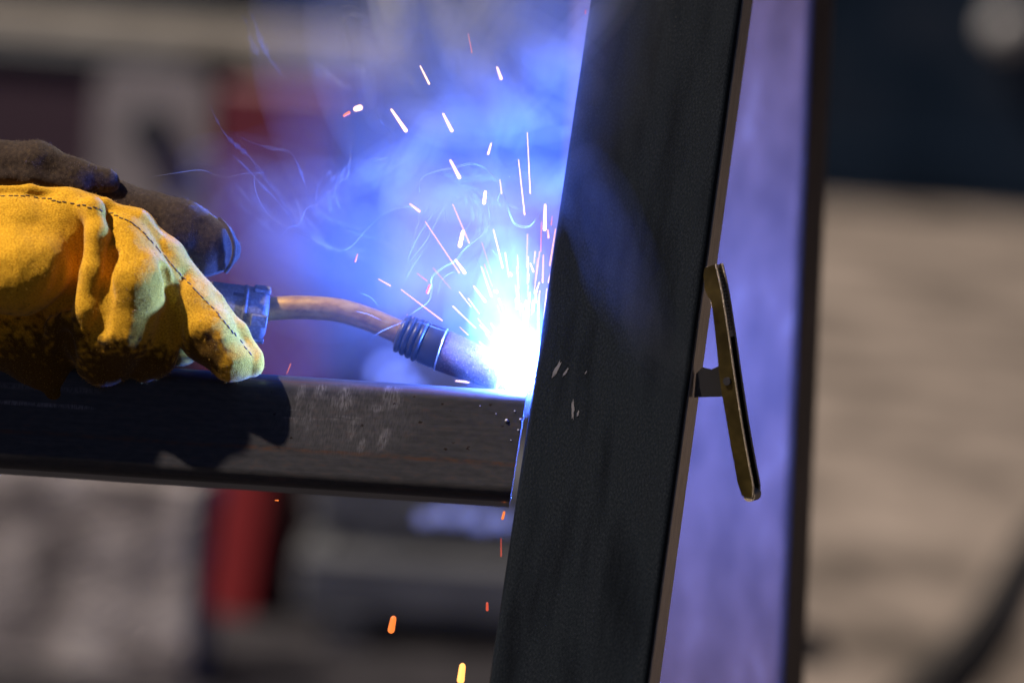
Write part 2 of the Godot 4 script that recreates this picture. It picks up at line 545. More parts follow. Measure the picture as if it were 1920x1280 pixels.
func beam_picture(length: float, px0: float) -> ImageTexture:            # mill scale, rust line, chalky rub marks and pits of the crossbar
	var W := 1280
	var H := 512
	var im := Image.create(W, H, false, Image.FORMAT_RGB8)
	var a := FastNoiseLite.new()
	a.seed = 5
	a.frequency = 1.0
	a.fractal_octaves = 3
	var b := FastNoiseLite.new()
	b.seed = 9
	b.frequency = 1.0
	b.fractal_octaves = 4
	# rub marks: pixel x, share of the front face's height (0 top), half sizes, strength
	var rubs := []
	for k in 14: rubs.append([rng.randf_range(540, 760), rng.randf_range(0.02, 0.3), rng.randf_range(6, 20), rng.randf_range(0.06, 0.2), rng.randf_range(0.15, 0.5)])
	for k in 10: rubs.append([rng.randf_range(545, 740), rng.randf_range(0.5, 0.85), rng.randf_range(4, 13), rng.randf_range(0.06, 0.2), rng.randf_range(0.12, 0.4)])
	for k in 6: rubs.append([rng.randf_range(545, 700), rng.randf_range(0.38, 0.5), rng.randf_range(15, 50), 0.015, 0.3])
	rubs.append([650.0, 0.45, 140.0, 0.55, 0.12])
	for k in 3: rubs.append([30.0 + k * 55.0, 0.55, 40.0, 0.035, 0.5])
	for k in 3: rubs.append([20.0 + k * 60.0, 0.3, 40.0, 0.05, 0.25])
	var pits := []
	for k in 16: pits.append([rng.randf_range(500, 980), rng.randf_range(0.06, 0.9), rng.randf_range(1.0, 3.2)])
	for y in H:
		var v := (y + 0.5) / H
		# the walk round the section starts at the end of +y's corner; the front (+z) face spans about 0.03 to 0.22 of it
		var f := (v - 0.045) / 0.16      # 0 at the top of the flat front, 1 at its foot
		for x in W:
			var px := px0 + (x + 0.5) / W * length / S
			var s := a.get_noise_2d(px * 0.006, v * 90.0)
			var c := b.get_noise_2d(px * 0.03, v * 60.0)
			var g := 0.058 + 0.011 * s + 0.014 * c
			var col := Vector3(g * 0.98, g * 0.95, g * 1.06)
			var rust := clampf(c * 1.4 - 0.3, 0.0, 1.0) * 0.5
			rust = maxf(rust, clampf(1.0 - absf(f - 0.97 - 0.025 * s) / 0.05, 0.0, 1.0) * (0.6 + c))
			rust = maxf(rust, clampf(1.0 - absf(f + 0.05) / 0.1, 0.0, 1.0) * (0.5 + s))
			col = col.lerp(Vector3(0.095, 0.05, 0.034), clampf(rust, 0.0, 0.85))
			if f > -0.1 and f < 1.1:
				var w := 0.0
				for r in rubs:
					var dx: float = (px + (f - 0.5) * 20.0 - r[0]) / r[2]
					var dy: float = (f - r[1]) / r[3]
					var q := dx * dx + dy * dy
					if q < 3.0: w = maxf(w, r[4] * clampf(1.3 - q, 0.0, 1.0) * clampf(0.5 + 1.1 * b.get_noise_2d(px * 0.3, v * 40.0), 0.0, 1.0))
				col = col.lerp(Vector3(0.40, 0.38, 0.43), clampf(w, 0.0, 0.8))
				for p in pits:
					var e: float = Vector2(px - p[0], (f - p[1]) * 200.0).length() + 2.5 * b.get_noise_2d(px * 0.3, v * 500.0)
					if e < p[2]: col = Vector3(0.022, 0.015, 0.012)
			im.set_pixel(x, y, lin(col.x, col.y, col.z))
	return ImageTexture.create_from_image(im)

# ------------------------------------------------------------------ the scene
func _ready() -> void:
	rng.seed = 7
	# camera
	cam = Camera3D.new()
	cam.name = "camera"
	add_child(cam)
	cam.position = Vector3(0, 1.25, 0)
	cam.rotation_degrees = Vector3(-8.0, 0, 4.0)
	cam.near = 0.05
	cam.far = 200.0
	var lens := CameraAttributesPhysical.new()
	lens.frustum_focal_length = 100.0
	lens.frustum_focus_distance = FOCUS
	lens.frustum_near = 0.05
	lens.frustum_far = 200.0
	lens.exposure_aperture = 2.6
	cam.attributes = lens
	cam.current = true
	F = cam.transform * Transform3D(Basis(), Vector3(0, 0, -FOCUS))
	# sky and sun
	var sky_m := ProceduralSkyMaterial.new()
	sky_m.sky_top_color = lin(0.06, 0.13, 0.36)
	sky_m.sky_horizon_color = lin(0.22, 0.27, 0.42)
	sky_m.ground_bottom_color = lin(0.10, 0.085, 0.07)
	sky_m.ground_horizon_color = lin(0.2, 0.18, 0.16)
	sky_m.sky_curve = 0.15
	var sky := Sky.new()
	sky.sky_material = sky_m
	var env := Environment.new()
	env.background_mode = Environment.BG_SKY
	env.sky = sky
	env.background_energy_multiplier = 0.16
	env.tonemap_mode = Environment.TONE_MAPPER_LINEAR
	env.tonemap_exposure = 1.2
	env.volumetric_fog_enabled = true
	env.volumetric_fog_density = 0.0
	env.sdfgi_enabled = true
	env.ssao_enabled = true
	env.ssil_enabled = true
	var we := WorldEnvironment.new()
	we.name = "world"
	we.environment = env
	add_child(we)
	var sun := DirectionalLight3D.new()
	sun.name = "sun"
	sun.light_energy = 1.6
	sun.light_color = Color(1.0, 0.94, 0.87)
	sun.light_angular_distance = 1.4
	sun.shadow_enabled = true
	add_child(sun)
	sun.look_at_from_position(Vector3(-0.56, 0.82, 0.17), Vector3.ZERO)

	make_materials()
	build_yard()
	build_frame()
	build_torch()
	build_glove()
	build_clamp()
	build_arc()
	build_sparks()
	build_smoke()

func bg_box(px0: float, py0: float, px1: float, py1: float, d: float, deep: float) -> Array:   # [size, transform] of an upright box whose front shows that rectangle
	var c := at((px0 + px1) / 2, (py0 + py1) / 2, d)
	var k := S / FOCUS * d
	var size := Vector3((px1 - px0) * k, (py1 - py0) * k, deep)
	return [size, Transform3D(Basis(), c + Vector3(0, 0, -deep / 2))]

func stand(box: Array) -> Array:                                          # the same box brought down to the ground
	var top: float = box[1].origin.y + box[0].y / 2
	box[0].y = top - 0.004
	box[1].origin.y = top / 2 + 0.002
	return box

func build_yard() -> void:
	var g := PlaneMesh.new()
	g.size = Vector2(160, 160)
	structure("ground", g, M.gravel, Transform3D(Basis(), Vector3(0, 0, -40)))
	var pad := flat(PackedVector3Array([Vector3(-7, 0, 7), Vector3(6, 0, 7), Vector3(6, 0, -4.3), Vector3(0.28, 0, -4.3), Vector3(0.28, 0, -9.5), Vector3(-7, 0, -9.5)]), PackedInt32Array([0, 3, 1, 1, 3, 2, 0, 5, 4, 0, 4, 3]))
	structure("shade_pad", pad, M.shade_ground, Transform3D(Basis(), Vector3(0, 0.004, 0)))  # added dark pad: paints ground shade and cuts bounced light
	# sheets on posts along the back; its shade is put into the dark colour
	var far := on_ground(1740, 392)
	var wall := thing("site_screen", "tall sheeting along the far edge of the gravel, painted dark blue for shade", "screen", Transform3D(Basis(), Vector3(0, 0, far.z)))
	for k in 9:
		part("sheet", bevel_box(Vector3(2.98, 6.0, 0.04), 0.01), M.shaded_sheet, wall, Transform3D(Basis(), Vector3(-12 + k * 3.0, 3.05, 0.02 * (k % 2))))
	for k in 10:
		part("post", bevel_box(Vector3(0.1, 6.2, 0.1), 0.01), M.dial_black, wall, Transform3D(Basis(), Vector3(-13.5 + k * 3.0, 3.1, -0.1)))
	part("kick_board", bevel_box(Vector3(27, 0.35, 0.06), 0.01), M.shaded_sheet, wall, Transform3D(Basis(), Vector3(0, 0.175, 0.07)))
	var lp := at(1888, 52, -far.z - 0.25)  # globe and bracket added to show as a blurred bright spot
	var bright_spot := thing("pale_globe", "small white globe added on the dark sheeting for a blurred bright spot", "bright_spot", Transform3D(Basis(), lp))
	var globe := SphereMesh.new()
	globe.radius = 0.11
	globe.height = 0.22
	part("globe", globe, M.globe_white, bright_spot)
	part("bracket", bevel_box(Vector3(0.04, 0.04, 0.3), 0.005), M.dial_black, bright_spot, Transform3D(Basis(), Vector3(0, -0.05, -0.12)))
	# guard rail
	var rb := bg_box(-400, 22, 800, 100, 7.2, 0.05)
	var rail := thing("guard_rail", "pale horizontal plank rail on dark posts behind the machine", "railing", Transform3D(Basis(Vector3.UP, deg_to_rad(-14.0)), rb[1].origin))
	part("plank", bevel_box(rb[0], 0.008), M.pale_timber, rail)
	for x in [-1.1, -0.2, 0.7]:
		var hgt: float = rb[1].origin.y + 0.02
		part("post", bevel_box(Vector3(0.07, hgt, 0.07), 0.006), M.dial_black, rail, Transform3D(Basis(), Vector3(x, -rb[1].origin.y + hgt / 2, -0.062)))
	# welding power source: plum front with a pale control panel and one large dial, red side cover
	var mb := bg_box(-220, 120, 360, 700, 5.45, 0.45)
	stand(mb)
	var mach := thing("welding_machine", "plum coloured welding machine with pale panel and dark dial", "machine", Transform3D(Basis(Vector3.UP, deg_to_rad(-9.0)), mb[1].origin - Vector3(0, mb[0].y / 2, 0)))
	part("housing", bevel_box(mb[0], 0.02), M.plum_paint, mach, Transform3D(Basis(), Vector3(0, mb[0].y / 2, 0)))
	var k := S / FOCUS * 5.25
	var pc := Vector3((at(258, 340, 5.2).x - mach.position.x) / cos(0.157) + mb[0].z / 2 * tan(0.157), at(258, 340, 5.2).y, 0)
	var sec := []
	for p in rounded_section(228 * k, 395 * k, 0.045): sec.append(p)
	var panel := part("control_panel", plate(sec, 0.02), M.pale_panel, mach, Transform3D(Basis(), Vector3(pc.x, pc.y, mb[0].z / 2 + 0.011)))
	var dial := CylinderMesh.new()
	dial.top_radius = 0.036
	dial.bottom_radius = 0.042
	dial.height = 0.03
	var dc := Vector3((at(266, 262, 5.2).x - mach.position.x) / cos(0.157) + mb[0].z / 2 * tan(0.157), at(266, 262, 5.2).y, 0)
	part("dial", dial, M.dial_black, panel, Transform3D(Basis(Vector3.RIGHT, PI / 2), Vector3(dc.x - pc.x, dc.y - pc.y, 0.026)))
	part("lid", bevel_box(Vector3(mb[0].x + 0.03, 0.03, mb[0].z + 0.03), 0.008), M.dial_black, mach, Transform3D(Basis(), Vector3(0, mb[0].y + 0.016, 0)))
	# red cabinet beside it
	var cb := stand(bg_box(430, 168, 690, 690, 5.15, 0.3))
	var cab := thing("red_cabinet", "dark red steel cabinet on a narrow red foot beside the welding machine", "cabinet", Transform3D(Basis(Vector3.UP, deg_to_rad(-18.0)), cb[1].origin - Vector3(0, cb[0].y / 2, 0)))
	part("body", bevel_box(Vector3(cb[0].x, cb[0].y * 0.62, cb[0].z), 0.012), M.red_paint, cab, Transform3D(Basis(), Vector3(0, cb[0].y * 0.69, 0)))
	var foot := []
	for q in [[-0.10, 0.0], [0.03, 0.0], [0.06, 0.385], [-0.10, 0.385]]: foot.append(Vector2(q[0], q[1] * cb[0].y))
	part("foot", plate(foot, 0.2), M.bright_red, cab, Transform3D(Basis(), Vector3(0, 0, 0.14)))
	part("handle", bevel_box(Vector3(0.02, 0.14, 0.03), 0.006), M.dial_black, cab, Transform3D(Basis(), Vector3(0.09, cb[0].y * 0.7, cb[0].z / 2 + 0.014)))
	# concrete block
	var bb := stand(bg_box(-240, 880, 372, 1265, 4.62, 0.10))
	var turn := Basis(Vector3.UP, deg_to_rad(-15.0))
	var corner := at(362, 1100, 4.62)
	bb[1].origin = Vector3(corner.x, bb[1].origin.y, corner.z) + turn * Vector3(-bb[0].x / 2, 0, -bb[0].z / 2)
	var fn := FastNoiseLite.new()
	fn.seed = 4
	fn.frequency = 2.2
	var blk := single("concrete_block", rough_block(bb[0], fn), M.concrete, Transform3D(turn, bb[1].origin), "weathered beige concrete block with dark blotches on the ground", "block")
	blk.name = "concrete_block"
	# two grey plates stacked on bearers
	var kk := S / FOCUS * 4.95
	var y0 := at(740, 1185, 4.95)
	var pl := Transform3D(Basis(), Vector3(0.04, 0, y0.z - 0.2))
	var spec := [[0.06, 0.11, 0.78, 0.0], [0.20, 0.12, 0.75, -0.05]]
	for q in spec:
		single("steel_channel", bevel_box(Vector3(q[2], q[1], 0.3), 0.01), M.grey_plate, pl * Transform3D(Basis(), Vector3(0.0, q[0] + q[1] / 2, q[3])), "grey steel beam, %s of the stacked pair on the ground" % ("lower" if q[3] == 0.0 else "upper"), "beam", "stacked grey beams")
	for x in [-0.3, 0.3]:
		single("timber_bearer", bevel_box(Vector3(0.08, 0.056, 0.34), 0.004), M.dial_black, pl * Transform3D(Basis(), Vector3(x, 0.032, 0)), "dark timber bearer under the lower grey beam", "bearer", "bearers under the grey beams")
	for x in [-0.26, 0.27]:
		single("timber_spacer", bevel_box(Vector3(0.06, 0.029, 0.28), 0.003), M.dial_black, pl * Transform3D(Basis(), Vector3(x, 0.185, -0.03)), "dark timber spacer between the two grey beams", "spacer", "spacers between the grey beams")
	# dark tube curving over the gravel
	var pts := []
	for q in [[2150, 900], [2000, 985], [1915, 1075], [1850, 1190], [1760, 1300], [1640, 1400]]:
		pts.append(on_ground(q[0], q[1]) + Vector3(0, 0.036, 0))
	var path := smooth_path(pts, 0.08)
	var rad := []
	for q in path: rad.append(0.034)
	single("curved_tube", sweep(path, rad, 12), M.tube_black, Transform3D(), "thick black tube lying in a curve on the gravel", "dark_tube")

func rough_block(size: Vector3, fn: FastNoiseLite) -> ArrayMesh:
	var v := PackedVector3Array()
	var idx := PackedInt32Array()
	var n := 14
	for f in 6:
		var ax := f / 2
		var s := 1.0 if f % 2 == 0 else -1.0
		var first := v.size()
		for i in n + 1:
			for j in n + 1:
				var p := Vector3.ZERO
				p[ax] = s
				p[(ax + 1) % 3] = -1.0 + 2.0 * i / n
				p[(ax + 2) % 3] = -1.0 + 2.0 * j / n
				var q := p
				for o in 3: q[o] = signf(p[o]) * minf(absf(p[o]), 1.0)
				var corner := (absf(p.x) ** 24 + absf(p.y) ** 24 + absf(p.z) ** 24) ** (1.0 / 24.0)
				q = p / corner
				var w := q * size / 2
				w += q.normalized() * fn.get_noise_3dv(w * 3.0) * 0.02
				w.y = maxf(w.y, -size.y / 2)
				v.append(w)
		for i in n:
			for j in n:
				var a := first + i * (n + 1) + j
				var b := a + n + 1
				if s > 0: idx.append_array([a, b + 1, b, a, a + 1, b + 1])
				else: idx.append_array([a, b, b + 1, a, b + 1, a + 1])
	return commit(v, idx, PackedVector2Array(), PackedVector3Array(), false)

var bar_frame: Transform3D
var post_frame: Transform3D
func build_frame() -> void:
	# crossbar: square tube along its own x, front face +z, rolled a little so that its underside shows
	var side := 0.0635
	var px0 := -900.0
	var a := L(px0, 724, -side / 2)
	var b := L(971, 848, -side / 2)
	var len := a.distance_to(b)
	var bx := (b - a).normalized()
	var bz := (Vector3(0, 0, 1) - bx * bx.z).normalized()
	var basis := Basis(bx, bz.cross(bx), bz) * Basis(Vector3.RIGHT, deg_to_rad(-7.0))
	bar_frame = F * Transform3D(basis, a)
	var m := mat("bar_steel", Color.WHITE, 0.3, 0.2, 0.45)
	m.albedo_texture = beam_picture(len, px0)
	m.heightmap_enabled = true
	m.heightmap_texture = bump_tex(0.06, 91, 4)
	m.heightmap_scale = 0.005
	var bar := thing("steel_crossbar", "level dark steel square tube with chalky rub marks, welded to the post", "steel tube", bar_frame)
	part("tube", hollow_bar(len, side, side, 0.009, 0.004, 1, 0.088), m, bar)
	# spatter beads on the face near the weld
	var bead := SphereMesh.new()
	bead.radius = 0.0011
	bead.height = 0.0022
	bead.radial_segments = 10
	bead.rings = 6
	for q in [[950, 788, 1.1], [965, 770, 0.5], [972, 806, 0.6], [930, 775, 0.4], [958, 825, 0.4], [976, 786, 0.8], [900, 760, 0.35]]:
		var p: Vector3 = bar_frame.affine_inverse() * (F * L(q[0], q[1], 0.0))
		p.z = side / 2
		part("spatter_bead", bead, M.bare_steel, bar, Transform3D(Basis().scaled(Vector3.ONE * q[2]), p))
	# front post: flat tube, leaning, its narrow right side just in view
	var w := 0.088
	var dp := 0.040
	var top := L(1247, 0) * 1.0 + Vector3(0, 0, -0.035)
	var bot := L(1063, 1280) + Vector3(0, 0, 0.045)
	top.x *= 1.022
	top.y *= 1.022
	bot.x *= 0.972
	bot.y *= 0.972
	var up := (top - bot).normalized()
	var rgt := Vector3(0, 0, 1).cross(up) * -1.0
	rgt = up.cross(Vector3(0, 0, 1)).normalized()
	var fr := rgt.cross(up).normalized()
	var pb := Basis(up, -rgt, fr)                  # x along the post, y to the left, z to the viewer
	pb = Basis(up, deg_to_rad(-13.6)) * pb
	var low := bot - up * 0.95
	# end on the ground
	var wl := F * bot
	var wu := (F.basis * up).normalized()
	var t := wl.y / wu.y
	low = bot - up * (t - 0.012)
	var plen := (top - low).length() + 0.35
	post_frame = F * Transform3D(pb, low - pb.z * dp / 2)
	var post := thing("steel_post", "leaning dark mill-scaled steel post that the crossbar is welded to", "steel post", post_frame)
	part("tube", hollow_bar(plen, w, dp, 0.0035, 0.004, 1), M.mill_scale, post)
	# right-hand side: light on it painted as a pale streaked strip
	part("lit_strip", bevel_box(Vector3(plen - 0.002, 0.0012, dp - 0.0075), 0.0004), M.lit_side, post, Transform3D(Basis(), Vector3(plen / 2, -w / 2 - 0.0002, 0)))
	part("foot_plate", bevel_box(Vector3(0.008, 0.16, 0.12), 0.001), M.mill_scale, post, Transform3D(Basis(), Vector3(-0.0045, 0, 0)))
	# scratches where the scale has been knocked off
	for q in [[1043, 690, 26, 7, 0.35], [1061, 697, 15, 4, 0.45], [1078, 772, 30, 5, -0.12], [1088, 780, 10, 3, 0.1], [1100, 700, 6, 2, 0.4]]:
		var o := []
		for j in 12:
			var an := TAU * j / 12
			var rr := 1.0 + 0.35 * sin(j * 2.7 + q[0])
			o.append(Vector2(cos(an) * q[3] * S * rr * 0.5, sin(an) * q[2] * S * rr * 0.6))
		var p: Vector3 = post_frame.affine_inverse() * (F * L(q[0], q[1], 0.004))
		p.z = dp / 2 + 0.0001
		part("scratch", plate(o, 0.0003), M.chipped_steel, post, Transform3D(Basis(Vector3(0, 0, 1), -PI / 2 * -1.0 - q[4]), p))
	# rear post
	var rb := thing("rear_post", "wide upright steel post behind the leaning one, lit violet", "steel post", Transform3D())
	var rt := at(1318, 0, 2.0)
	var rl := at(1262, 1280, 2.0)
	var rup := (rt - rl).normalized()
	var gl := rl - rup * (rl.y / rup.y)
	var rx := rup.cross(cam.basis.z).normalized()
	var rz := rx.cross(rup).normalized()
	var rbasis := Basis(rup, deg_to_rad(-19.0)) * Basis(rup, -rx, rz)
	rb.transform = Transform3D(rbasis, gl + rup * 0.02)
	part("tube", hollow_bar((rt - gl).length() + 0.5, 0.174, 0.07, 0.006, 0.005, 1), M.dusty_steel, rb)
	part("foot_plate", bevel_box(Vector3(0.01, 0.25, 0.14), 0.001), M.dusty_steel, rb, Transform3D(Basis(), Vector3(-0.006, 0, 0)))

func axis_frame(p: Vector3, q: Vector3) -> Transform3D:
	var x := (q - p).normalized()
	var y := Vector3(0, 0, 1).cross(x).normalized()
	return Transform3D(Basis(x, y, x.cross(y)), p)

func build_torch() -> void:
	var zt := -0.032
	var o := thing("welding_torch", "welding torch with bent brass neck and copper nozzle held by the glove", "torch", F)
	# handle with its end cap
	var h0 := L(230, 552, -0.022)
	var h1 := L(492, 590, zt)
	var hf := axis_frame(h0, h1)
	var hl := h0.distance_to(h1)
	var handle := part("handle", lathe([[0, 0.0], [0, 0.0125], [hl - 0.036, 0.0138], [hl - 0.034, 0.0148], [hl - 0.004, 0.0152], [hl - 0.001, 0.0140], [hl, 0.011], [hl, 0.0]]), M.handle_plastic, o, hf)
	for an in [0.25, 1.45, 2.65, 3.9, 5.1]:
		part("cap_lug", bevel_box(Vector3(0.0095, 0.007, 0.0030), 0.0006), M.handle_plastic, handle, Transform3D(Basis(Vector3.RIGHT, an), Vector3(hl - 0.005, 0, 0)) * Transform3D(Basis(), Vector3(0, 0, 0.0152)))
		part("cap_slot", bevel_box(Vector3(0.007, 0.0025, 0.002), 0.0003), M.dial_black, handle, Transform3D(Basis(Vector3.RIGHT, an + 0.5), Vector3(hl - 0.018, 0, 0)) * Transform3D(Basis(), Vector3(0, 0, 0.0143)))
	part("grip_rib", lathe([[hl - 0.0155, 0.0146], [hl - 0.015, 0.0156], [hl - 0.013, 0.0156], [hl - 0.0125, 0.0146]]), M.handle_plastic, handle)
	# neck
	var pts := []
	for q in [[470, 580], [540, 575], [600, 577], [640, 583], [690, 599], [730, 616], [770, 634]]: pts.append(L(q[0], q[1], zt))
	var path := smooth_path(pts, 0.003)
	var rad := []
	for q in path: rad.append(0.0068)
	part("neck", sweep(path, rad, 28), M.brass_tube, o)
	# head: ribbed collar, black sleeve, clip ring, copper nozzle
	var a := L(742, 621.5, zt)
	var b := L(945, 706, zt + 0.004)
	var hd := axis_frame(a, b)
	var prof := [[0.0, 0.0066], [0.001, 0.0094]]
	for k in 4:
		var x0 := 0.0012 + k * 0.0037
		for e in 7:
			var an := PI * e / 6.0
			prof.append([x0 + 0.0016 - cos(an) * 0.0016, 0.0102 + sin(an) * 0.0014 + 0.0003 * k])
	prof.append([0.0164, 0.0104])
	var rib := part("collar", lathe(prof), M.black_collar, o, hd)
	rib.set_meta("label", "ribbed black collar")
	part("sleeve", lathe([[0.0160, 0.0100], [0.0166, 0.0119], [0.0245, 0.0120], [0.0258, 0.0115], [0.0275, 0.0121]]), M.black_collar, o, hd)
	var ring := TorusMesh.new()
	ring.inner_radius = 0.0119
	ring.outer_radius = 0.0127
	ring.rings = 40
	ring.ring_segments = 8
	part("clip_ring", ring, M.clip_steel, o, hd * Transform3D(Basis(Vector3(0, 0, 1), PI / 2 + 0.08), Vector3(0.0268, 0, 0)))
	var nz := [[0.0272, 0.0100], [0.0272, 0.0118], [0.028, 0.0120]]
	for k in 9: nz.append([0.030 + k * 0.0042, 0.0120 - 0.0026 * (k / 8.0) ** 1.5])
	nz.append_array([[0.0648, 0.0091], [0.065, 0.0078], [0.058, 0.0076]])
	part("nozzle", lathe(nz, 44), M.copper, o, hd)
	part("contact_tip", lathe([[0.05, 0.0], [0.05, 0.003], [0.062, 0.003], [0.064, 0.002], [0.064, 0.0]], 16), M.copper, o, hd)
	part("wire", lathe([[0.063, 0.0006], [0.071, 0.0006], [0.0712, 0.0]], 8), M.clip_steel, o, hd)
	# spatter grains on the nozzle
	var grain := SphereMesh.new()
	grain.radius = 0.0005
	grain.height = 0.001
	grain.radial_segments = 8
	grain.rings = 4
	for k in 90:
		var x := rng.randf_range(0.030, 0.064)
		var an := rng.randf_range(-1.0, 2.6)
		var r := 0.0120 - 0.0026 * pow((x - 0.030) / 0.0336, 1.5)
		part("spatter_grain", grain, M.copper if k % 3 else M.rust_bead, o, hd * Transform3D(Basis().scaled(Vector3.ONE * rng.randf_range(0.4, 1.25)), Vector3(x, cos(an) * r * 0.985, sin(an) * r * 0.985)))

func nap(called: String, parent: Node, pts: PackedVector3Array, nrm: PackedVector3Array, count: int, m: Material, length: float, seed_: int) -> void:
	var r := RandomNumberGenerator.new()
	r.seed = seed_
	var w := 0.00011
	var v := PackedVector3Array([Vector3(-w, 0, 0), Vector3(w, 0, 0), Vector3(0, 1, w * 2.0), Vector3(0, 0, w * 1.7)])
	var fibre := flat(v, PackedInt32Array([0, 1, 2, 1, 3, 2, 3, 0, 2]))
	var mm := MultiMesh.new()
	mm.transform_format = MultiMesh.TRANSFORM_3D
	mm.mesh = fibre
	mm.instance_count = count
	for k in count:
		var i := r.randi() % pts.size()
		var n := nrm[i]
		var dir := (n + Vector3(r.randf_range(-1, 1), r.randf_range(-1, 1), r.randf_range(-1, 1)) * 0.75).normalized()
		var x := dir.cross(Vector3(0.3, 0.5, 0.8)).normalized()
		var l := length * r.randf_range(0.4, 1.2) * (2.2 if r.randf() < 0.012 else 1.0)
		var p := pts[i] + Vector3(r.randf_range(-1, 1), r.randf_range(-1, 1), r.randf_range(-1, 1)) * 0.0009 - n * 0.0004
		mm.set_instance_transform(k, Transform3D(Basis(x, dir * l, x.cross(dir) ), p))
	var o := MultiMeshInstance3D.new()
	o.name = called
	o.multimesh = mm
	o.material_override = m
	o.set_meta("kind", "stuff")
	parent.add_child(o, true)

func build_glove() -> void:
	var o := thing("welding_glove", "yellow suede welding glove with dark brown thumb gripping the torch", "glove", F)
	wrinkle = FastNoiseLite.new()
	wrinkle.seed = 12
	wrinkle.frequency = 0.014
	wrinkle.fractal_octaves = 3
	# back of the hand, folds, curled fingers (pixels; z towards the viewer)
	wrinkle_depth = 3.5
	prim = []
	limb([[-330, 430, -10, 86], [-120, 438, -8, 88], [40, 446, -4, 88], [84, 452, 0, 76]], 10)               # back of the hand, upper
	limb([[-330, 505, 24, 94], [-60, 510, 46, 84], [52, 512, 58, 72], [84, 505, 54, 58]], 30)                # and its bulge
	limb([[-260, 520, -56, 100], [-60, 570, -56, 96], [70, 655, -44, 78], [98, 738, -26, 25]], 10)           # heel and slack below
	limb([[148, 394, 30, 20], [178, 396, 46, 22], [192, 440, 66, 21], [184, 510, 78, 22], [172, 580, 70, 24], [166, 640, 48, 28], [190, 690, 14, 34]], 6)   # fold over the knuckles
	limb([[230, 452, 2, 60], [256, 535, 38, 70], [238, 615, 26, 68], [205, 660, 0, 58]], 5)                   # first joint
	limb([[92, 660, 18, 14], [107, 614, 40, 15], [134, 598, 50, 15], [155, 618, 48, 16], [164, 690, 20, 18]], 6)   # loop of slack
	limb([[308, 498, 6, 32], [322, 560, 26, 27], [318, 620, 22, 30], [292, 668, 8, 38], [270, 694, -4, 24]], 4)   # ridge at the second joint
	limb([[352, 568, -2, 50], [390, 628, 14, 52], [436, 676, 14, 38], [474, 684, 10, 22]], 4)                 # index finger
	limb([[334, 506, -10, 14], [400, 564, -6, 15], [446, 618, -2, 15], [480, 664, 4, 13]], 6)                  # welt along it
	limb([[285, 610, -90, 44], [332, 654, -92, 33]], 8)                                                       # finger behind
	limb([[60, 380, -10, 38], [160, 402, -14, 40], [250, 432, -16, 40], [310, 480, -14, 34], [370, 552, -10, 30]], 12)  # top
	limb([[-200, 360, 24, 8], [-40, 356, 30, 8], [60, 356, 30, 8], [130, 366, 18, 8], [200, 382, 12, 8], [265, 410, 12, 8], [312, 462, 10, 8], [340, 500, 6, 8]], 4)   # seam
	limb([[128, 640, 62, 22], [132, 672, 52, 20]], 8, true)                                                   # hollow inside the loop
	limb([[120, 420, -10, 70], [140, 560, -20, 70], [160, 620, -20, 70]], 10)                                       # what lies under the crease
	limb([[144, 420, 96, 11], [142, 490, 104, 12], [120, 560, 98, 11]], 10, true)                             # crease before the fold
	limb([[318, 506, 66, 14], [326, 545, 60, 10], [336, 600, 58, 6], [338, 640, 50, 6]], 8, true)             # crease at the index finger
	limb([[222, 480, 74, 10], [214, 560, 104, 8], [205, 620, 92, 8]], 16, true)
	limb([[386, 648, 88, 22]], 30, true)
	var s := soft(Vector3(-420, 300, -190), Vector3(520, 790, 170), 5.0)
	# grainy soot under the fingers; heel and fold patches also paint in shade
	var patch_noise := FastNoiseLite.new()
	patch_noise.seed = 40
	patch_noise.frequency = 0.06
	patch_noise.fractal_octaves = 4
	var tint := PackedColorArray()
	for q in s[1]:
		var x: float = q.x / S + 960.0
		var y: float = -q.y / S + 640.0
		var soot_shade := 0.0
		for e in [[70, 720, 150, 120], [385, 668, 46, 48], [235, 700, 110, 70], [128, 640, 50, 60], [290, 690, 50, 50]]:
			soot_shade = maxf(soot_shade, 1.25 - Vector2((x - e[0]) / e[2], (y - e[1]) / e[3]).length())
		var g := 0.0 if soot_shade <= 0.0 else clampf((soot_shade * 1.6 + patch_noise.get_noise_3d(x, y, q.z / S) * 1.1 - 0.3) * 1.6, 0.0, 1.0)
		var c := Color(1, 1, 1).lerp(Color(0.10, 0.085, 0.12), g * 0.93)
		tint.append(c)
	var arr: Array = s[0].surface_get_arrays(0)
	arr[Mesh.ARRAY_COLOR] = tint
	var soot_shaded_hand := ArrayMesh.new()
	soot_shaded_hand.add_surface_from_arrays(Mesh.PRIMITIVE_TRIANGLES, arr)
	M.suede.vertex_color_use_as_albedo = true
	var hand := part("hand", soot_shaded_hand, M.suede, o)
	var seam := []
	for q in [[-40, 366], [60, 366], [130, 378], [200, 394], [262, 422], [308, 470], [352, 520], [405, 574], [448, 626], [478, 664]]: seam.append(Vector3(q[0], q[1], 0))
	var line := smooth_path(seam, 11.0)
	var stitch := CapsuleMesh.new()
	stitch.radius = 0.00042
	stitch.height = 0.0026
	stitch.radial_segments = 8
	stitch.rings = 2
	for k in line.size() - 1:
		var best := -1
		var deep := -1.0
		for i in s[1].size():
			var vx: float = s[1][i].x / S + 960.0 - line[k].x
			var vy: float = -s[1][i].y / S + 640.0 - line[k].y
			if vx * vx + vy * vy < 30.0 and s[1][i].z > deep and s[2][i].z > 0.0:
				deep = s[1][i].z
				best = i
		if best < 0: continue
		var along: Vector3 = line[k + 1] - line[k]
		var yy := Vector3(along.x, -along.y, 0)
		yy = (yy - s[2][best] * yy.dot(s[2][best])).normalized()
		part("stitch", stitch, M.thread, hand, Transform3D(Basis(yy.cross(s[2][best]), yy, s[2][best]), s[1][best] + s[2][best] * 0.0002))
